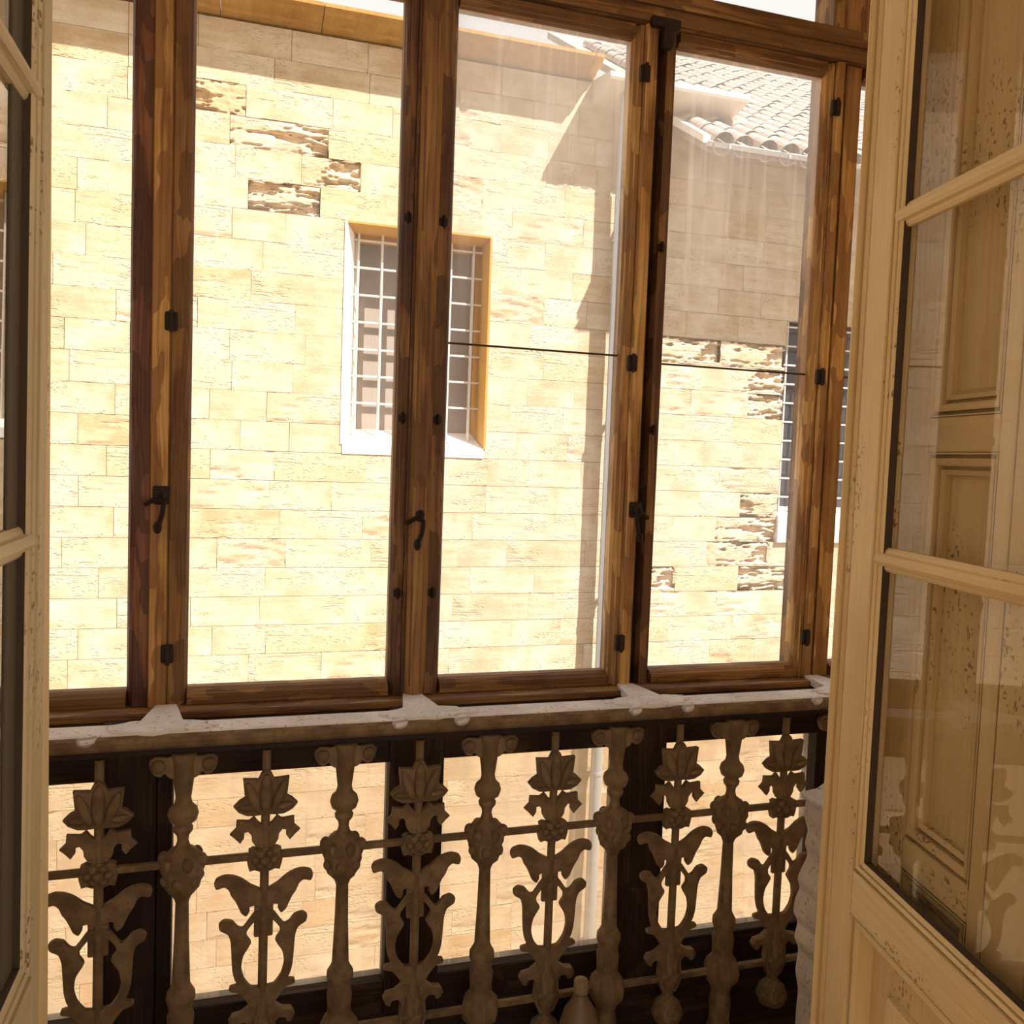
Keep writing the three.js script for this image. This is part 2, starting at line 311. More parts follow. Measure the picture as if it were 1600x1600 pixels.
function latch(parent, x, y, flipX) { // turn-button of wrought iron with a bent lever
  const k = flipX ? -1 : 1, P = (a, b, c) => [x + k * a, y + b, c];
  const g = [bx(x - 0.016, x + 0.016, y - 0.012, y + 0.026, -1.966, -1.952, 'y', 0.005)];
  const knob = new THREE.SphereGeometry(0.011, 12, 8); knob.translate(x, y + 0.008, -1.944); g.push(plain(knob));
  g.push(tube([P(-0.03, -0.012, -1.95), P(-0.01, 0.0, -1.943), P(0.006, -0.005, -1.938), P(0.004, -0.03, -1.936), P(-0.004, -0.055, -1.94)], 0.0052, 20, 8));
  const tip = new THREE.SphereGeometry(0.0085, 10, 8); tip.scale(1, 1.5, 1); tip.translate(x - k * 0.005, y - 0.058, -1.94); g.push(plain(tip));
  mesh('latch', g, M.rustIron, parent);
}
function knuckle(parent, x, y) { const g = new THREE.CylinderGeometry(0.0042, 0.0042, 0.024, 12); g.translate(x, y, -1.965); const f = bx(x - 0.009, x + 0.009, y - 0.008, y + 0.008, -1.974, -1.968, 'y', 0.002); mesh('hinge_knuckle', [plain(g), f], M.rustIron, parent); }
const sashes = [
  { n: 0, L: -1.145, r: -0.73, lw: 0.04, rw: 0.04, lm: M.red, rm: M.red, label: 'outermost glazed casement of the balcony front, hidden behind the open door leaf' },
  { n: 1, L: -0.61, r: -0.193, lw: 0.04, rw: 0.0425, lm: M.brown, rm: M.red, label: 'glazed casement with a reddish stile beside the narrow-edged open door leaf' },
  { n: 2, L: -0.074, r: 0.352, lw: 0.0385, rw: 0.026, lm: M.brown, rm: M.dark, astr: [-0.151, -0.1135], label: 'widest clear casement in front of the barred stone window, its pane unbroken' },
  { n: 3, L: 0.471, r: 0.888, lw: 0.036, rw: 0.022, lm: M.dark, rm: M.tan, astr: [0.911, 0.944], wire: 1.80, label: 'casement with a joined pane showing the grey downpipe along its edge' },
  { n: 4, L: 1.005, r: 1.417, lw: 0.034, rw: 0.0195, lm: M.dark, rm: M.tan, astr: [1.4375, 1.462], wire: 1.788, label: 'casement with a joined pane showing the tiled eave and its gutter' },
  { n: 5, L: 1.53, r: 1.95, lw: 0.055, rw: 0.04, lm: M.tan, rm: M.tan, wire: 1.788, label: 'casement seen as a bright sliver beside the wide ochre door leaf' },
];
for (const s of sashes) {
  const w = tag(group('window_' + (s.n + 1)), s.label, 'window', null, 'structure');
  const y0 = 1.003, g0 = 1.035, g1 = 2.532, y1 = 2.563;
  mesh('stile', stile(s.L - s.lw, s.L, y0, y1, 1), s.lm, w);
  mesh('stile', stile(s.r, s.r + s.rw, y0, y1, -1), s.rm, w);
  mesh('rail', railGeo(s.L, s.r, y0, g0, true), M.brown, w);
  mesh('rail', railGeo(s.L, s.r, g1, y1, false), M.brown, w);
  if (s.wire) {
    for (const [a, b] of [[g0 - 0.01, s.wire - 0.001], [s.wire + 0.001, g1 + 0.01]]) { const p = new THREE.PlaneGeometry(s.r - s.L + 0.02, b - a); p.translate((s.L + s.r) / 2, (a + b) / 2, -1.998); const q = p.attributes.position, uv = p.attributes.uv; for (let i = 0; i < 4; i++) uv.setXY(i, q.getX(i) * 1.3, clamp((q.getY(i) - 1.02) / 1.53, 0.002, 0.998)); mesh('pane', p, M.hazeGlass, w); }
    mesh('glazing_joint', bx(s.L, s.r, s.wire - 0.0022, s.wire + 0.0022, -2.001, -1.995, 'x', 0.001), M.jointAndShade, w);
  } else { const p = new THREE.PlaneGeometry(s.r - s.L + 0.02, g1 - g0 + 0.02); p.translate((s.L + s.r) / 2, (g0 + g1) / 2, -1.998); metric(p, 'y'); mesh('pane', p, M.glass, w); }
  if (s.astr) {
    const [a, b] = s.astr, pr = [[a, -1.985], [b, -1.985], [b, -1.968], [b - 0.003, -1.96], [a + 0.003, -1.96], [a, -1.968]];
    mesh('astragal', bar(pr, 'y', y0, y1), M.tan, w);
    const px = s.n === 2 ? -0.1125 : s.n === 3 ? 0.911 : 1.4375;
    for (const y of s.n === 2 ? [1.797, 1.115] : [2.449, 1.78, 1.109]) keeper(w, px, y);
    if (s.n === 2) latch(w, -0.128, 1.437, false); if (s.n === 3) { latch(w, 0.936, 1.425, true); mesh('bolt', [bx(0.915, 0.99, 2.552, 2.575, -1.958, -1.94, 'x', 0.005), bx(0.945, 0.972, 2.505, 2.56, -1.958, -1.938, 'y', 0.006)], M.rustIron, w); }
  }
  if (s.n === 2) for (const y of [2.06, 1.625, 1.235]) knuckle(w, 0.366, y);
  if (s.n === 3) { for (const y of [2.06, 1.625, 1.235]) knuckle(w, 0.446, y); latch(w, 0.408, 1.405, false); }
  if (s.n === 4) for (const y of [2.06, 1.625]) knuckle(w, 0.978, y);
}

// ---------------------------------------------------------------- cast-iron balustrade
const ZB = -1.81;
const bal = tag(group('balustrade', scene, [0, 0, ZB]), 'cast-iron balcony balustrade of turned balusters and flower panels under a pale handrail', 'balustrade');
mesh('handrail', bar([[-0.04, 0.98], [-0.034, 0.974], [0.034, 0.974], [0.04, 0.98], [0.042, 0.99], [0.04, 0.998], [0.034, 1.003], [-0.034, 1.003], [-0.04, 0.998]], 'x', -1.4, 2.4), M.iron, bal).userData.label = 'tan iron handrail';
mesh('handrail_cap', bar([[-0.036, 1.0025], [0.034, 1.0025], [0.03, 1.0055], [-0.033, 1.0055]], 'x', -1.4, 2.4), M.lime, bal).userData.label = 'pale worn paint on the handrail top';
mesh('under_rail', bar([[-0.016, 0.955], [0.008, 0.955], [0.008, 0.974], [-0.016, 0.974]], 'x', -1.4, 2.4), M.rustIron, bal);  // dark material puts the shade under the handrail into this strip
mesh('middle_rail', bx(-1.4, 2.4, 0.7265, 0.7405, -0.007, 0.007, 'x', 0.003), M.iron, bal);
mesh('bottom_rail', bx(-1.4, 2.4, 0.339, 0.352, -0.008, 0.008, 'x', 0.003), M.iron, bal);
// brackets tying the handrail back to the posts, each with a cracked lime patch round its foot
for (const [k, x] of [-0.113, 0.404, 0.93, 1.462].entries()) {
  const t = rr(0.004, 0.01);
  mesh('bracket', prism([[x - 0.034 - t, 0.99, -0.03], [x + 0.03 + t, 0.99, -0.03], [x + 0.03 + t, 1.009, -0.03], [x - 0.034 - t, 1.009, -0.03], [x - 0.02, 0.99, -0.152], [x + 0.02, 0.99, -0.152], [x + 0.02, 1.008, -0.152], [x - 0.02, 1.008, -0.152]]), M.lime, bal);
  const pts = []; for (let i = 0; i < 18; i++) { const a = i / 18 * Math.PI * 2; pts.push([x + Math.cos(a) * (0.095 + rr(-0.03, 0.02)), Math.sin(a) * (0.034 + rr(-0.004, 0.006))]); }
  const s = new THREE.Shape(pts.map((p) => new THREE.Vector2(...p))), g = new THREE.ExtrudeGeometry(s, { depth: 0.004, bevelEnabled: true, bevelSize: 0.003, bevelThickness: 0.003, bevelSegments: 2 });
  g.rotateX(-Math.PI / 2); g.translate(0, 1.004, 0); mesh('lime_patch', metric(plain(g), 'x'), M.lime, bal);
  for (const d of k === 0 ? [-0.125] : k === 3 ? [-0.12] : [-0.06, 0.07]) { const b = new THREE.SphereGeometry(1, 12, 8); b.scale(0.02, 0.012, 0.012); b.rotateY(0.5); b.translate(x + d, 0.999, 0.037); mesh('lime_blob', metric(plain(b), 'x'), M.lime, bal); }
}
const mir = (a) => a.concat(a.slice().reverse().map((p) => [-p[0], p[1]]));
const mm = (a) => a.map((p) => [p[0] / 1000, p[1] / 1000]);
const flowerPts = mm(mir([[0, 912], [9, 904], [15, 892], [44, 894], [40, 856], [50, 851], [61, 840], [52, 829], [36, 821], [22, 820], [9, 821]]).slice(0, -1));
const hookPts = mm([[4, 796], [14, 804], [22, 815], [31, 808], [36, 808], [55, 810], [56, 794], [67, 783], [58, 775], [48, 764], [41, 774], [41, 785], [33, 787], [26, 778], [25, 767], [18, 755], [4, 750]]);
const bossPts = mm(mir([[0, 753], [13, 748], [23, 751], [31, 747], [29, 738], [34, 730], [33, 722], [29, 707], [20, 709], [10, 705], [0, 705]]).slice(0, -1));
const wingPts = mm([[4, 662], [26, 676], [43, 690], [60, 698], [76, 700], [91, 695], [95, 685], [91, 675], [77, 678], [68, 671], [62, 657], [55, 647], [48, 632], [43, 621], [34, 614], [28, 623], [28, 632], [18, 634], [4, 630]]);
const lyrePts = mm([[4, 621], [18, 618], [39, 590], [50, 593], [60, 605], [75, 609], [85, 602], [83, 590], [68, 580], [62, 561], [60, 528], [58, 503], [54, 486], [49, 473], [62, 470], [63, 462], [46, 456], [32, 439], [22, 424], [4, 418], [4, 460], [22, 465], [36, 484], [42, 508], [38, 533], [24, 557], [32, 571], [32, 583], [18, 601], [4, 606]]);
const footPts = mm(mir([[0, 424], [24, 424], [40, 412], [58, 409], [64, 398], [58, 386], [50, 384], [46, 394], [34, 396], [26, 388], [27, 372], [29, 345], [27, 338], [16, 314], [0, 312]]).slice(0, -1));
const flipX = (a) => a.map((p) => [-p[0], p[1]]).reverse();
const flGeo = {
  rod: (() => { const g = new THREE.CylinderGeometry(0.0085, 0.0095, 0.64, 14); g.translate(0, 0.63, 0); return metric(plain(g), 'y'); })(),
  flower: (() => { const g = [plate(flowerPts, 0.016, 0.004)]; for (const [x, y, rx, ry, t] of [[0, 0.865, 0.013, 0.04, 0], [0.025, 0.858, 0.01, 0.034, -0.35], [-0.025, 0.858, 0.01, 0.034, 0.35], [0.038, 0.838, 0.017, 0.008, 0.1], [-0.038, 0.838, 0.017, 0.008, -0.1]]) { const s = new THREE.SphereGeometry(1, 12, 8); s.scale(rx, ry, 0.008); s.rotateZ(t); s.translate(x, y, 0.012); g.push(metric(plain(s), 'y')); } return g; })(),
  hook: plate(hookPts, 0.013, 0.001), hookL: plate(flipX(hookPts), 0.013, 0.001),
  boss: [plate(bossPts, 0.02, 0.001), ...[0, 1, 2, 3, 4, 5].map((k) => { const s = new THREE.SphereGeometry(0.009, 10, 8); s.translate(Math.cos(k * 1.047) * 0.018, 0.729 + Math.sin(k * 1.047) * 0.014, 0.01); return metric(plain(s), 'y'); }), (() => { const s = new THREE.SphereGeometry(0.011, 12, 8); s.translate(0, 0.729, 0.014); return metric(plain(s), 'y'); })()],
  wing: plate(splinePts(wingPts, 60), 0.013, 0.001), wingL: plate(splinePts(flipX(wingPts), 60), 0.013, 0.001),
  lyre: plate(splinePts(lyrePts, 90), 0.013, 0.001), lyreL: plate(splinePts(flipX(lyrePts), 90), 0.013, 0.001),
  collar: bx(-0.0185, 0.0185, 0.566, 0.66, -0.007, 0.004),
  foot: [plate(footPts, 0.02, 0.001), lathe([[0.0, 0.44], [0.012, 0.43], [0.022, 0.395], [0.026, 0.36], [0.025, 0.34], [0.013, 0.315], [0.014, 0.30], [0.03, 0.285], [0.038, 0.262], [0.03, 0.242], [0.012, 0.232], [0, 0.23]], 18)],
};
const fl = group('floral_upright', bal);
mesh('rod', flGeo.rod, M.iron, fl); mesh('flower_head', flGeo.flower, M.iron, fl);
mesh('hooked_leaf', flGeo.hook, M.iron, fl); mesh('hooked_leaf', flGeo.hookL, M.iron, fl);
mesh('rosette', flGeo.boss, M.iron, fl);
mesh('wing_leaf', flGeo.wing, M.iron, fl); mesh('wing_leaf', flGeo.wingL, M.iron, fl);
mesh('lyre_scroll', flGeo.lyre, M.iron, fl); mesh('lyre_scroll', flGeo.lyreL, M.iron, fl);
mesh('collar', flGeo.collar, M.iron, fl); mesh('foot', flGeo.foot, M.iron, fl);
const ba = group('baluster', bal);
const shaft = lathe([[0, 0.955], [0.024, 0.955], [0.02, 0.93], [0.02, 0.91], [0.0145, 0.865], [0.017, 0.853], [0.026, 0.844], [0.029, 0.833], [0.025, 0.82], [0.015, 0.813], [0.019, 0.806], [0.018, 0.799], [0.0115, 0.79], [0.0105, 0.78], [0.014, 0.768], [0.03, 0.756], [0.04, 0.742], [0.041, 0.728], [0.036, 0.715], [0.034, 0.70], [0.029, 0.682], [0.018, 0.67], [0.0145, 0.662], [0.0125, 0.655], [0.014, 0.58], [0.0175, 0.49], [0.021, 0.482], [0.027, 0.472], [0.0275, 0.460], [0.024, 0.45], [0.022, 0.435], [0.026, 0.425], [0.024, 0.395], [0.025, 0.38], [0.036, 0.365], [0.041, 0.345], [0.038, 0.325], [0.026, 0.308], [0.022, 0.29], [0.026, 0.27], [0.024, 0.22], [0.03, 0.2], [0.03, FL], [0, FL]].reverse(), 32, (y) => (y > 0.675 && y < 0.765 ? 0.07 : y > 0.315 && y < 0.375 ? 0.06 : 0));
mesh('shaft', metric(shaft, 'y'), M.iron, ba);
const petals = [];
for (let k = 0; k < 6; k++) { const a = k * Math.PI / 3 + 0.26; for (const [y, r, s] of [[0.742, 0.036, 0.012], [0.705, 0.031, 0.011]]) { const g = new THREE.SphereGeometry(s, 10, 8); g.scale(1, 1.15, 1); g.translate(Math.cos(a + (y < 0.72 ? 0.5 : 0)) * r, y, Math.sin(a + (y < 0.72 ? 0.5 : 0)) * r); petals.push(metric(plain(g), 'y')); } }
mesh('bud_petals', petals, M.iron, ba);
const scroll = mm([[10, 950], [30, 948], [52, 950], [62, 941], [60, 926], [52, 914], [42, 911], [34, 917], [27, 909], [18, 905], [10, 912]]);
const rosette = (sx) => { const s = new THREE.SphereGeometry(1, 12, 8); s.scale(0.014, 0.014, 0.008); s.translate(sx * 0.047, 0.931, 0.009); return metric(plain(s), 'y'); };
mesh('scroll_leaf', [plate(splinePts(scroll, 40), 0.014, 0.002), rosette(1)], M.iron, ba);
mesh('scroll_leaf', [plate(splinePts(flipX(scroll), 40), 0.014, 0.002), rosette(-1)], M.iron, ba);
const BX = [-0.071, 0.2395, 0.5455, 0.846, 1.145], FX = [-0.221, 0.084, 0.3945, 0.6975, 1.004, 1.288];
const put = (src, xs, name) => xs.forEach((x, i) => { const o = i ? src.clone() : src; o.position.x = x; if (i) { o.name = name; add(o, bal); o.traverse((c) => { if (c !== o) c.name = c.name; }); } });
put(fl, FX.concat([-0.52, 1.60]), 'floral_upright');
put(ba, BX.concat([-0.37, 1.44, 1.75]), 'baluster');

// plaster pier at the balcony's end, its edge crumbling in lumps
{ const pts = [[1.40, FL], [1.40, 0.81], [1.295, 0.815], [1.262, 0.81], [1.259, 0.80], [1.272, 0.79], [1.268, 0.76], [1.281, 0.72], [1.276, 0.69], [1.284, 0.66], [1.272, 0.635], [1.262, 0.61], [1.268, 0.585], [1.258, 0.56], [1.256, 0.53], [1.268, 0.505], [1.262, 0.47], [1.274, 0.44], [1.27, 0.39], [1.28, 0.34], [1.278, 0.28], [1.286, FL]];
  const g = plate(splinePts(pts.slice().reverse(), 120).map((p) => [p[0], Math.max(p[1], FL + 0.001)]), 0.09, -1.655, 0.008);
  tag(mesh('plaster_pier', g, M.lime), 'low pale plaster pier with a crumbling edge beside the wide door leaf', 'pier'); }

// bottle on the balcony floor
{ const b = tag(group('bottle', scene, [0.742, FL, -1.715]), 'tan plastic bottle with a narrow neck standing before the balusters', 'bottle');
  mesh('body', lathe([[0, 0.0], [0.038, 0.0], [0.044, 0.006], [0.045, 0.02], [0.043, 0.09], [0.045, 0.1], [0.045, 0.18], [0.043, 0.215], [0.034, 0.245], [0.02, 0.268], [0.0145, 0.28], [0.0145, 0.29]], 28), M.bottle, b);
  mesh('cap', lathe([[0, 0.283], [0.0155, 0.283], [0.0165, 0.29], [0.016, 0.31], [0.014, 0.314], [0, 0.315]], 20), M.cap, b); }

// ---------------------------------------------------------------- door leaves
function quadFrame(x0, x1, y0, y1, w, prof) { // four moulded strips round an opening; prof maps (t across 0..1) to depth
  const out = []; const n = prof.length;
  for (let k = 0; k < 4; k++) {
    const pos = [];
    const P = (t, e, d) => { const i = t * w; const c = [[x0 + i, y0 + i], [x1 - i, y0 + i], [x1 - i, y1 - i], [x0 + i, y1 - i]][(k + e) % 4]; return [c[0], c[1], d]; };
    for (let j = 0; j < n - 1; j++) { const a = P(prof[j][0], 0, prof[j][1]), b = P(prof[j][0], 1, prof[j][1]), c = P(prof[j + 1][0], 1, prof[j + 1][1]), d = P(prof[j + 1][0], 0, prof[j + 1][1]); pos.push(...a, ...b, ...c, ...a, ...c, ...d); }
    const g = new THREE.BufferGeometry(); g.setAttribute('position', new THREE.Float32BufferAttribute(pos, 3)); g.computeVertexNormals(); out.push(metric(g, k % 2 ? 'y' : 'x'));
  }
  return out;
}
// local x runs from the hinge edge along the leaf; +z is the seen face (f = 1) or the hidden one (f = -1)
function doorLeaf(name, label, pos, turn, f, o) {
  const d = tag(group(name, scene, pos, turn), label, 'door', null, 'structure');
  const Z = (a, b) => f > 0 ? [-b, -a] : [a, b];             // depth measured from the seen face inwards
  const box = (x0, x1, y0, y1, a, b, grain, r = 0.003) => { const [p, q] = Z(a, b); return bx(x0, x1, y0, y1, p, q, grain, r); };
  const W = 0.53, st = o.st, top = 2.62, bot = FL + 0.012;
  mesh('stile', [box(o.e, st, bot, top, 0, 0.038, 'y')], (o.mat || M.door), d);
  if (o.bead) mesh('edge_bead', [box(o.e - 0.022, o.e - 0.006, bot, top, 0.002, 0.034, 'y', 0.004), box(o.e - 0.008, o.e + 0.002, bot, top, 0.022, 0.034, 'y', 0)], (o.mat || M.door), d);
  mesh('stile', box(W - st, W, bot, top, 0, 0.038, 'y'), (o.mat || M.door), d);
  mesh('rail', box(st, W - st, o.rail[0], o.rail[1], 0, 0.038, 'x'), (o.mat || M.door), d);
  mesh('rail', box(st, W - st, top - 0.09, top, 0, 0.038, 'x'), (o.mat || M.door), d);
  mesh('rail', box(st, W - st, bot, bot + 0.12, 0, 0.038, 'x'), (o.mat || M.door), d);
  const gx0 = st, gx1 = W - st, w = o.w || 0.018, levels = [o.rail[1], ...o.muntin, top - 0.09];
  const md = (t) => f > 0 ? -t : t;
  if (o.bead2) mesh('inner_bead', box(gx0 + w - 0.002, gx0 + w + o.bead2, levels[0], levels[levels.length - 1], 0.0145, 0.0175, 'y', 0.001), M.olive, d);  // band added beside the glass; its dark olive carries shade
  const prof = [[0, md(0.0)], [0.01, md(0.014)], [0.2, md(0.014)], [0.21, md(0.002)], [0.3, md(0.0012)], [0.52, md(0.003)], [0.53, md(0.012)], [0.68, md(0.012)], [0.69, md(0.004)], [0.9, md(0.005)], [1, md(0.0075)]];
  mesh('glazing_moulding', quadFrame(gx0, gx1, levels[0], levels[levels.length - 1], w, prof), (o.mat || M.door), d);
  for (let k = 0; k < levels.length - 1; k++) mesh('glazing_rebate', quadFrame(gx0, gx1, levels[k] - (k ? w : 0), levels[k + 1] + (k < levels.length - 2 ? w : 0), w, [[0.99, md(0.0072)], [1, md(0.0075)], [1.02, md(0.018)]]), M.jointAndShade, d);  // dark material stands in for shade inside the rebate
  for (const y of o.muntin) {
    const h = 0.0165, pr = [[0.019, -h], [0.013, -h], [0.010, -h * 0.8], [0.009, -h * 0.55], [0.003, -h * 0.45], [0, -h * 0.15], [0, h * 0.15], [0.003, h * 0.45], [0.009, h * 0.55], [0.010, h * 0.8], [0.013, h], [0.019, h]].map((p) => [md(p[0]), y + p[1]]);
    if (f < 0) pr.reverse();
    mesh('muntin', bar(pr, 'x', gx0 + 0.006, gx1 - 0.006), (o.mat || M.door), d);
  }
  for (let k = 0; k < levels.length - 1; k++) {
    const a = levels[k] + 0.004, b = levels[k + 1] - 0.004, p = new THREE.PlaneGeometry(gx1 - gx0 - 0.008, b - a); p.translate((gx0 + gx1) / 2, (a + b) / 2, md(0.0165)); metric(p, 'y'); mesh('pane', p, M.glass, d);
  }
  mesh('panel_moulding', quadFrame(st, W - st, bot + 0.12, o.rail[0], 0.03, [[0, md(0.0)], [0.01, md(0.018)], [0.16, md(0.018)], [0.17, md(0.005)], [0.4, md(0.003)], [0.6, md(0.007)], [0.61, md(0.029)], [1, md(0.030)]]), (o.mat || M.door), d);
  mesh('panel', [box(st, W - st, bot + 0.12, o.rail[0], 0.029, 0.036, 'y', 0.001), box(st + 0.075, W - st - 0.075, bot + 0.2, o.rail[0] - 0.075, 0.017, 0.032, 'y', 0.006)], (o.mat || M.door), d);
  return d;
}
const aR = R(12), aL = R(1.5);
doorLeaf('door_2', 'wide ochre-painted glazed door leaf, folded open and mirroring the balcony', [0.87, 0, -1.1], -(Math.PI / 2 + aR), 1, { e: 0.012, st: 0.073, bead: true, rail: [0.918, 0.982], muntin: [1.427, 1.8925, 2.358] });
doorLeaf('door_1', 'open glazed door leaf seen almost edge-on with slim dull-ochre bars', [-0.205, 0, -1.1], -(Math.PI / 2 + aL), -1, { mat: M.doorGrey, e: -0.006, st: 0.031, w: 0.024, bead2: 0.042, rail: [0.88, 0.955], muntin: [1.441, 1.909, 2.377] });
scene.getObjectByName('door_1').rotation.order = 'YXZ'; scene.getObjectByName('door_1').rotation.x = -0.009;
{ const s = tag(group('folding_shutter', scene, [-0.205 - 0.06, 0, -1.1], -(Math.PI / 2 + aL)), 'added dark shutter behind the edge-on door leaf, standing in for shade', 'shutter');  // board added so the view through the glass falls dark
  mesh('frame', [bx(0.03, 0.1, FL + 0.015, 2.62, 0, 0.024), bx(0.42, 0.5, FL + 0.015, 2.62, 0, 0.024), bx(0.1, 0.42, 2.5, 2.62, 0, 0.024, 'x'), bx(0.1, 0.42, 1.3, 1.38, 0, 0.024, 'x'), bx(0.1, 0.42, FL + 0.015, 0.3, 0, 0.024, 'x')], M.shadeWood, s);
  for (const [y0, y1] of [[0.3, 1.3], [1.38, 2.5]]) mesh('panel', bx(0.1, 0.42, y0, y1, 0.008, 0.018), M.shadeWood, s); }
// folding inner shutter standing behind the wide leaf
{ const s = tag(group('folding_shutter', scene, [0.87 + 0.052 * Math.cos(aR), 0, -1.1 + 0.052 * Math.sin(aR)], -(Math.PI / 2 + aR)), 'panelled ochre inner shutter standing behind the glass of the wide door leaf', 'shutter');
  for (const [x0, x1] of [[0.028, 0.2865], [0.2875, 0.55]]) {
    const leaf = group('shutter_leaf', s);
    const a = x0 + 0.078, b = x1 - 0.03, ys = [[FL + 0.2, 1.0], [1.045, 1.575], [1.622, 2.5]];
    mesh('frame', [bx(x0, a, FL + 0.015, 2.62, -0.024, 0), bx(b, x1, FL + 0.015, 2.62, -0.024, 0), bx(a, b, FL + 0.015, ys[0][0], -0.024, 0, 'x'), bx(a, b, 1.0, 1.045, -0.024, 0, 'x'), bx(a, b, 1.575, 1.622, -0.024, 0, 'x'), bx(a, b, 2.5, 2.62, -0.024, 0, 'x')], M.shutter, leaf);
    for (const [y0, y1] of ys) { mesh('panel', [...quadFrame(a, b, y0, y1, 0.034, [[0, 0], [0.06, 0], [0.07, -0.014], [0.2, -0.014], [0.21, -0.001], [0.42, -0.003], [0.5, -0.005], [0.51, -0.017], [0.64, -0.017], [0.65, -0.008], [0.84, -0.011], [0.85, -0.0185], [1, -0.0185]]), bx(a + 0.034, b - 0.034, y0 + 0.034, y1 - 0.034, -0.024, -0.0175, 'y', 0), bx(a - 0.01, b + 0.01, y0 - 0.01, y1 + 0.01, -0.023, -0.019, 'y', 0)], M.shutter, leaf); }
  } }

// ---------------------------------------------------------------- stone buildings across the street
function stoneGeo(w, h, nx, ny, seed, depth, edge) { // block whose face (z = 0) is worn; chamfered arrises run back 40 mm
  const g = new THREE.PlaneGeometry(1, 1, nx + 2, ny + 2), p = g.attributes.position, c = 0.0022, o = seed * 3.7;
  const ax = (i, n, L) => (i === 0 || i === 1 ? -L / 2 : i >= n + 1 ? L / 2 : -L / 2 + L * (i - 1) / n);
  for (const flat of [true, false]) { // the normals come from a nearly flat rim, so that arrises read soft, not pillowed
  for (let j = 0; j <= ny + 2; j++) for (let i = 0; i <= nx + 2; i++) {
    const k = j * (nx + 3) + i, rim = i === 0 || j === 0 || i === nx + 2 || j === ny + 2;
    let x = ax(i, nx, w - 2 * c), y = -ax(j, ny, h - 2 * c), z = 0;
    if (rim) { z = flat ? -0.0015 : -0.075; if (i === 0) x -= c; if (i === nx + 2) x += c; if (j === 0) y += c; if (j === ny + 2) y -= c; }
    else {
      const bl = vn(x * 3.1 + o + 40, y * 5 + 40 + o, 997, 997), l = 0.5 * vn(x * 5 + o + 60, y * 26 + o + 50, 997, 997) + 0.3 * vn(x * 11 + o + 60, y * 60 + o + 50, 997, 997) + 0.2 * vn(x * 30 + 90 + o, y * 90 + 70 + o, 997, 997);
      z = -depth * smooth(l + (bl - 0.5) * 0.5, 0.5, 0.72) - depth * 0.12 * vn(x * 40 + 50, y * 60 + 50 + o, 997, 997);
      const d = Math.min(w / 2 - Math.abs(x), h / 2 - Math.abs(y)); z -= edge * (1 - smooth(d, 0, 0.03)) * vn(x * 20 + 80 + o, y * 20 + 80, 997, 997);
    }
    p.setXYZ(k, x, y, z);
  }
  if (flat) g.computeVertexNormals(); }
  return metric(plain(g), 'y');
}
const plainS = [], wornS = [], badS = [];
for (const w of [0.42, 0.56, 0.72]) {
  plainS.push([0, 1].map((k) => stoneGeo(w, 0.2525, 5, 3, k + w * 10, 0.002, 0.002)));
  wornS.push([0, 1].map((k) => stoneGeo(w, 0.2525, 22, 12, k + 4 + w * 10, 0.013, 0.004)));
  badS.push([0, 1].map((k) => stoneGeo(w, 0.2525, 46, 28, k + 9 + w * 10, 0.05, 0.012)));
}
const H = 0.2525, Y0 = 0.76;
function ashlar(parent, x0, x1, yLo, yHi, z, holes, near, bad, wornShare) {
  const rest = [], far = (x, y) => x < near[0] || x > near[1] || y < near[2];
  const r = rng(parent.id * 31 + Math.round(x1 * 100));
  const k0 = Math.floor((yLo - Y0) / H), k1 = Math.ceil((yHi - Y0) / H - 0.01);
  for (let k = k0; k < k1; k++) {
    const ya = Math.max(yLo, Y0 + k * H), yb = Math.min(yHi, Y0 + (k + 1) * H), yc = (ya + yb) / 2;
    if (yb - ya < 0.03) continue;
    let spans = [[x0, x1]];
    for (const [hx0, hx1, hy0, hy1] of holes) if (yc > hy0 && yc < hy1) spans = spans.flatMap(([a, b]) => [[a, Math.min(b, hx0)], [Math.max(a, hx1), b]].filter(([p, q]) => q - p > 0.01));
    for (const [a, b] of spans) {
      let x = a, first = true;
      while (b - x > 0.01) {
        let w = first && k % 2 ? 0.3 + r() * 0.12 : 0.4 + r() * 0.42; first = false;
        if (b - x - w < 0.22) w = b - x < 0.9 ? b - x : (b - x) / 2;
        const xc = x + w / 2, q = w < 0.49 ? 0 : w < 0.64 ? 1 : 2, gw = [0.42, 0.56, 0.72][q];
        const isBad = bad.some(([bxx, by]) => Math.abs(bxx - xc) < w / 2 && Math.abs(by - yc) < H * 0.62);
        const v = r() < 0.5 ? 0 : 1, geo = isBad ? badS[q][v] : r() < wornShare ? wornS[q][v] : plainS[q][v];
        const mat = stoneMats[Math.floor(r() * r() * stoneMats.length)], proud = 0.001 + r() * 0.0025;
        if (far(xc, yc)) { const g = plainS[q][v].clone(); g.scale(w / gw, (yb - ya) / H, 1); g.translate(xc, yc, z + proud); rest.push(g); }
        else { const m = new THREE.Mesh(geo, mat); m.name = 'stone'; m.scale.set(w / gw, (yb - ya) / H, 1); m.position.set(xc, yc, z + proud); add(m, parent); }
        x += w;
      }
    }
  }
  if (rest.length) mesh('distant_stones', rest, stoneMats[0], parent).userData.kind = 'stuff';
}
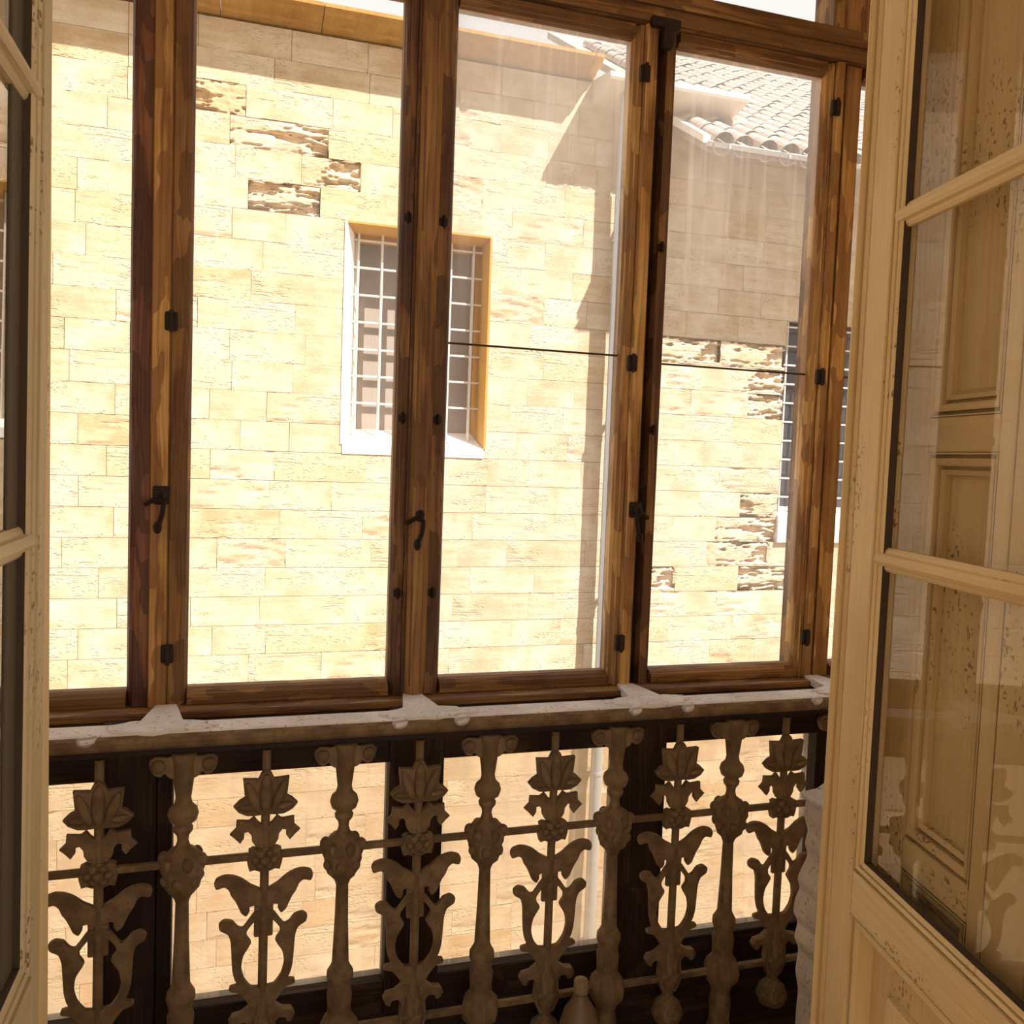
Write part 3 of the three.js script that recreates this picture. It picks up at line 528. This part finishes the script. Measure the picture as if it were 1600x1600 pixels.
// --- the taller building
const tall = tag(group('stone_building'), 'tall sunlit ashlar building with one barred window and a plain cornice', 'building');
const hole = [0.96, 2.25, Y0 + 3 * H, Y0 + 11 * H];
ashlar(tall, -7, 4.3, -5.0, 5.08, -8, [hole, [3.6, 4.8, -6, 4.295]], [-1.75, 3.75, -3.4], [[0.75, 4.2], [0.66, 3.68], [0.9, 3.95], [0.1, 4.4]], 0.16);
{ const [a, b, c, d] = hole; mesh('wall_core', [bx(-7, a - 0.0, -5, 5.1, -8.5, -8.062, 'y', 0), bx(b, 3.6, -5, 5.1, -8.5, -8.062, 'y', 0), bx(3.6, 4.3, 4.3, 5.1, -8.5, -8.062, 'y', 0), bx(a, b, -5, c, -8.5, -8.062, 'y', 0), bx(a, b, d, 5.1, -8.5, -8.062, 'y', 0)], M.mortar, tall); }
{ const w = group('window', tall), [a, b, c, d] = hole, zf = -7.992, zb = -8.30, x0 = 1.112, x1 = 2.2, y0 = 1.747, y1 = 3.418;
  mesh('sill', prism([[a, c, zf], [b, c, zf], [b, 1.60, zf], [a, 1.60, zf], [a, c, zb], [b, c, zb], [b, y0, zb], [a, y0, zb]]), M.jambPlaster, w);
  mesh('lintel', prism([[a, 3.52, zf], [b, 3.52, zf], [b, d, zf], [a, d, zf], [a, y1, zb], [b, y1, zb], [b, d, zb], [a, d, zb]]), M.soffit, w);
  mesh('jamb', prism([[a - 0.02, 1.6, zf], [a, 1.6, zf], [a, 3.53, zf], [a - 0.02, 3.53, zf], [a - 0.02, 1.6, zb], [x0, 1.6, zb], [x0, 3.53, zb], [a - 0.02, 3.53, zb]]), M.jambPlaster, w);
  mesh('jamb', prism([[b, 1.6, zf], [b + 0.02, 1.6, zf], [b + 0.02, 3.53, zf], [b, 3.53, zf], [x1, 1.6, zb], [b + 0.02, 1.6, zb], [b + 0.02, 3.53, zb], [x1, 3.53, zb]]), M.soffit, w);  // shaded side: warm bounce tone put into its colour
  mesh('shutter', [bx(x0 - 0.02, (x0 + x1) / 2 - 0.003, y0 - 0.05, y1 + 0.05, zb - 0.05, zb - 0.005), bx((x0 + x1) / 2 + 0.003, x1 + 0.02, y0 - 0.05, y1 + 0.05, zb - 0.05, zb - 0.005)], M.shutterPanel, w);
  for (let k = 0; k < 6; k++) { const x = 1.082 + k * 0.2115; mesh('bar', bx(x - 0.009, x + 0.009, 1.62, 3.5, -8.185, -8.135, 'y', 0.003), M.barPaint, w); }
  for (let k = 0; k < 7; k++) { const y = 1.977 + k * 0.2395; mesh('bar', bx(1.02, 2.24, y - 0.009, y + 0.009, -8.172, -8.145, 'x', 0.003), M.barPaint, w); } }
// cornice: a coved band rising to the eave edge
const coving = (x0, x1, t, ya, yb) => bar([[-8.0, ya - 0.005], [-8 + t * 0.25, ya + (yb - ya) * 0.06], [-8 + t * 0.3, ya + (yb - ya) * 0.26], [-8 + t * 0.78, ya + (yb - ya) * 0.42], [-8 + t * 0.84, ya + (yb - ya) * 0.68], [-8 + t, yb - 0.03], [-8 + t, yb], [-8.4, yb + 0.07], [-8.4, ya]], 'x', x0, x1);
const corn = group('cornice', tall); corn.userData.label = 'stone cornice with warm bounced light put into its colour';
{ let x = -7; while (x < 3.19) { const w = Math.min(x > 2.4 ? 3.2 - x : rr(0.62, 0.95), 3.2 - x), m = mesh('cornice_block', coving(x, x + w - 0.006, 0.275, 5.08, 5.20), pick(corniceMats), corn); m.position.z = rr(-0.008, 0); x += w; } }
mesh('corner_eave', [bar([[-8.0, 4.86], [-7.58, 4.93], [-7.57, 4.955], [-7.58, 5.0], [-8.4, 5.14], [-8.4, 4.86]], 'x', 3.19, 4.6)], M.plaster, tall);
// --- the lower building that stands forward
const low = tag(group('stone_building'), 'lower ashlar building standing forward under a deep tiled eave, weathered face', 'building');
const hole2 = [5.44, 6.6, Y0, Y0 + 9 * H + 0.08];
ashlar(low, 3.6, 9.5, -5.0, 4.8, -8.004, [hole2, [3.5, 4.3, 4.295, 5]], [3.5, 7.2, -3.2], [[5.25, 1.2], [5.05, 0.9], [5.3, 0.5], [4.15, 0.35], [4.2, 2.6], [5.2, 2.5], [5.2, 2.2], [4.0, 0.1]], 0.35);
{ const [a, b, c, d] = hole2; mesh('wall_core', [bx(3.6, 4.3, -5, 4.29, -8.6, -8.062, 'y', 0), bx(4.3, a, -5, 4.8, -8.6, -8.062, 'y', 0), bx(b, 9.5, -5, 4.8, -8.6, -8.062, 'y', 0), bx(a, b, -5, c, -8.6, -8.062, 'y', 0), bx(a, b, d, 4.8, -8.6, -8.062, 'y', 0)], M.mortar, low);
  const w = group('window', low), zf = -7.994, zb = -8.22;
  mesh('sill', prism([[a, c, zf + 0.02], [b, c, zf + 0.02], [b, 1.03, zf + 0.02], [a, 1.03, zf + 0.02], [a, c, zb], [b, c, zb], [b, 1.12, zb], [a, 1.12, zb]]), M.jambPlaster, w);
  mesh('glass', bx(a - 0.01, b + 0.01, 1.06, d + 0.02, zb - 0.03, zb, 'y', 0), M.darkGlass, w);
  for (let k = 0; k < 6; k++) { const x = a + 0.03 + k * 0.2; mesh('bar', bx(x - 0.009, x + 0.009, 1.06, d, -8.049, -8.031, 'y', 0.003), M.barPaint, w); }
  for (let k = 0; k < 10; k++) { const y = 1.23 + k * 0.194; mesh('bar', bx(a, b, y - 0.009, y + 0.009, -8.042, -8.024, 'x', 0.003), M.barPaint, w); } }
{ // mono-pitch roof of barrel tiles; its verge runs back to the taller building, whose corner it passes further up
  const roof = group('roof', low), sl = 0.6, ze = -7.26, ye = 4.41, zt = -13.2, yAt = (z) => ye + (ze - z) * sl;
  mesh('roof_bed', [prism([[4.0, ye - 0.1, ze], [9.8, ye - 0.1, ze], [9.8, ye - 0.02, ze], [4.0, ye - 0.02, ze], [4.0, yAt(-8.0) - 0.12, -8.0], [9.8, yAt(-8.0) - 0.12, -8.0], [9.8, yAt(-8.0) - 0.02, -8.0], [4.0, yAt(-8.0) - 0.02, -8.0]]),
    prism([[4.5, yAt(-8.0) - 0.12, -8.0], [9.8, yAt(-8.0) - 0.12, -8.0], [9.8, yAt(-8.0) - 0.02, -8.0], [4.5, yAt(-8.0) - 0.02, -8.0], [4.5, yAt(zt) - 0.12, zt], [9.8, yAt(zt) - 0.12, zt], [9.8, yAt(zt) - 0.02, zt], [4.5, yAt(zt) - 0.02, zt]])], M.tile, roof);
  mesh('verge', prism([[3.955, ye - 0.035, ze + 0.02], [4.025, ye - 0.035, ze + 0.02], [4.025, ye + 0.035, ze + 0.02], [3.955, ye + 0.035, ze + 0.02], [3.955, yAt(-7.99) - 0.04, -7.99], [4.025, yAt(-7.99) - 0.04, -7.99], [4.025, yAt(-7.99) + 0.035, -7.99], [3.955, yAt(-7.99) + 0.035, -7.99]]), M.jambPlaster, roof);
  const len = 0.36, ang = Math.atan(sl), tg = (() => {
    const g = new THREE.CylinderGeometry(0.088, 0.1, len, 10, 1, true, -Math.PI / 2, Math.PI), i = new THREE.CylinderGeometry(0.074, 0.086, len, 10, 1, true, -Math.PI / 2, Math.PI);
    flip(i); const rim = new THREE.RingGeometry(0.086, 0.1, 10, 1, 0, Math.PI); rim.rotateX(Math.PI / 2); rim.rotateY(Math.PI); rim.translate(0, -len / 2, 0);
    const parts = [plain(g), plain(i), plain(rim)]; parts[1].attributes.normal.array.forEach((v, k, a) => { a[k] = -v; });
    const m = mergeGeometries(parts); m.computeVertexNormals(); m.rotateX(-Math.PI / 2); return metric(m, 'z'); })();
  const far = [];
  for (let row = 0; row < 19; row++) for (let c = 0; c < 25; c++) {
    const z = ze + 0.06 - (row * 0.31 + len / 2) * Math.cos(ang), x = 4.12 + c * 0.229;
    if (x > 9.6 || (z < -7.95 && x < 4.6)) continue;
    const t = new THREE.Mesh(tg, M.tile); t.name = 'roof_tile'; t.position.set(x + rr(-0.01, 0.01), yAt(z) + rr(-0.006, 0.006), z); t.rotation.set(ang, rr(-0.03, 0.03), 0); t.scale.setScalar(rr(0.97, 1.03));
    if (row < 12 && x < 8.6) add(t, roof); else { t.updateMatrix(); far.push(tg.clone().applyMatrix4(t.matrix)); }
  }
  mesh('distant_tiles', far, M.tile, roof).userData.kind = 'stuff';
}
{ const g = tag(group('roof_gutter'), 'pale metal gutter running under the tiled eave', 'gutter'), pr = [];
  for (let i = 0; i <= 10; i++) { const a = Math.PI + i / 10 * Math.PI; pr.push([-7.23 + Math.cos(a) * 0.032, 4.375 + Math.sin(a) * 0.032]); }
  for (let i = 10; i >= 0; i--) { const a = Math.PI + i / 10 * Math.PI; pr.push([-7.23 + Math.cos(a) * 0.028, 4.375 + Math.sin(a) * 0.028]); }
  mesh('trough', bar(pr, 'x', 3.99, 9.5), M.gutter, g);
  mesh('end_cap', bar([[-7.263, 4.375], [-7.252, 4.352], [-7.23, 4.342], [-7.208, 4.352], [-7.197, 4.375]], 'x', 3.982, 3.992), M.gutter, g);
  mesh('rolled_edge', tube([[3.99, 4.376, -7.197], [6, 4.376, -7.197], [9.5, 4.376, -7.197]], 0.008, 4, 8), M.gutter, g);
  for (let x = 4.2; x < 9; x += 0.62) mesh('hanger', bx(x - 0.01, x + 0.01, 4.335, 4.38, -7.27, -7.192, 'z', 0.002), M.gutter, g); }
{ const p = tag(group('downpipe'), 'grey metal downpipe in the corner between the two stone buildings', 'pipe');
  mesh('pipe', tube([[3.475, 4.42, -7.88], [3.475, 2.5, -7.88], [3.475, 0, -7.88], [3.475, -4.99, -7.88]], 0.058, 12, 18), M.zinc, p);
  mesh('elbow', tube([[3.475, 4.40, -7.88], [3.475, 4.6, -7.88], [3.47, 4.74, -7.86], [3.45, 4.84, -7.80], [3.44, 4.9, -7.74]], 0.055, 24, 18), M.zinc, p);
  for (const y of [3.6, 1.9, 0.2, -1.5, -3.2]) { const c = new THREE.CylinderGeometry(0.064, 0.064, 0.03, 20); c.translate(3.475, y, -7.88); mesh('bracket', [plain(c), bx(3.455, 3.495, y - 0.012, y + 0.012, -7.985, -7.88, 'z', 0.002)].map((g) => metric(g, 'y')), M.zinc, p); } }
renderer.render(scene, camera);
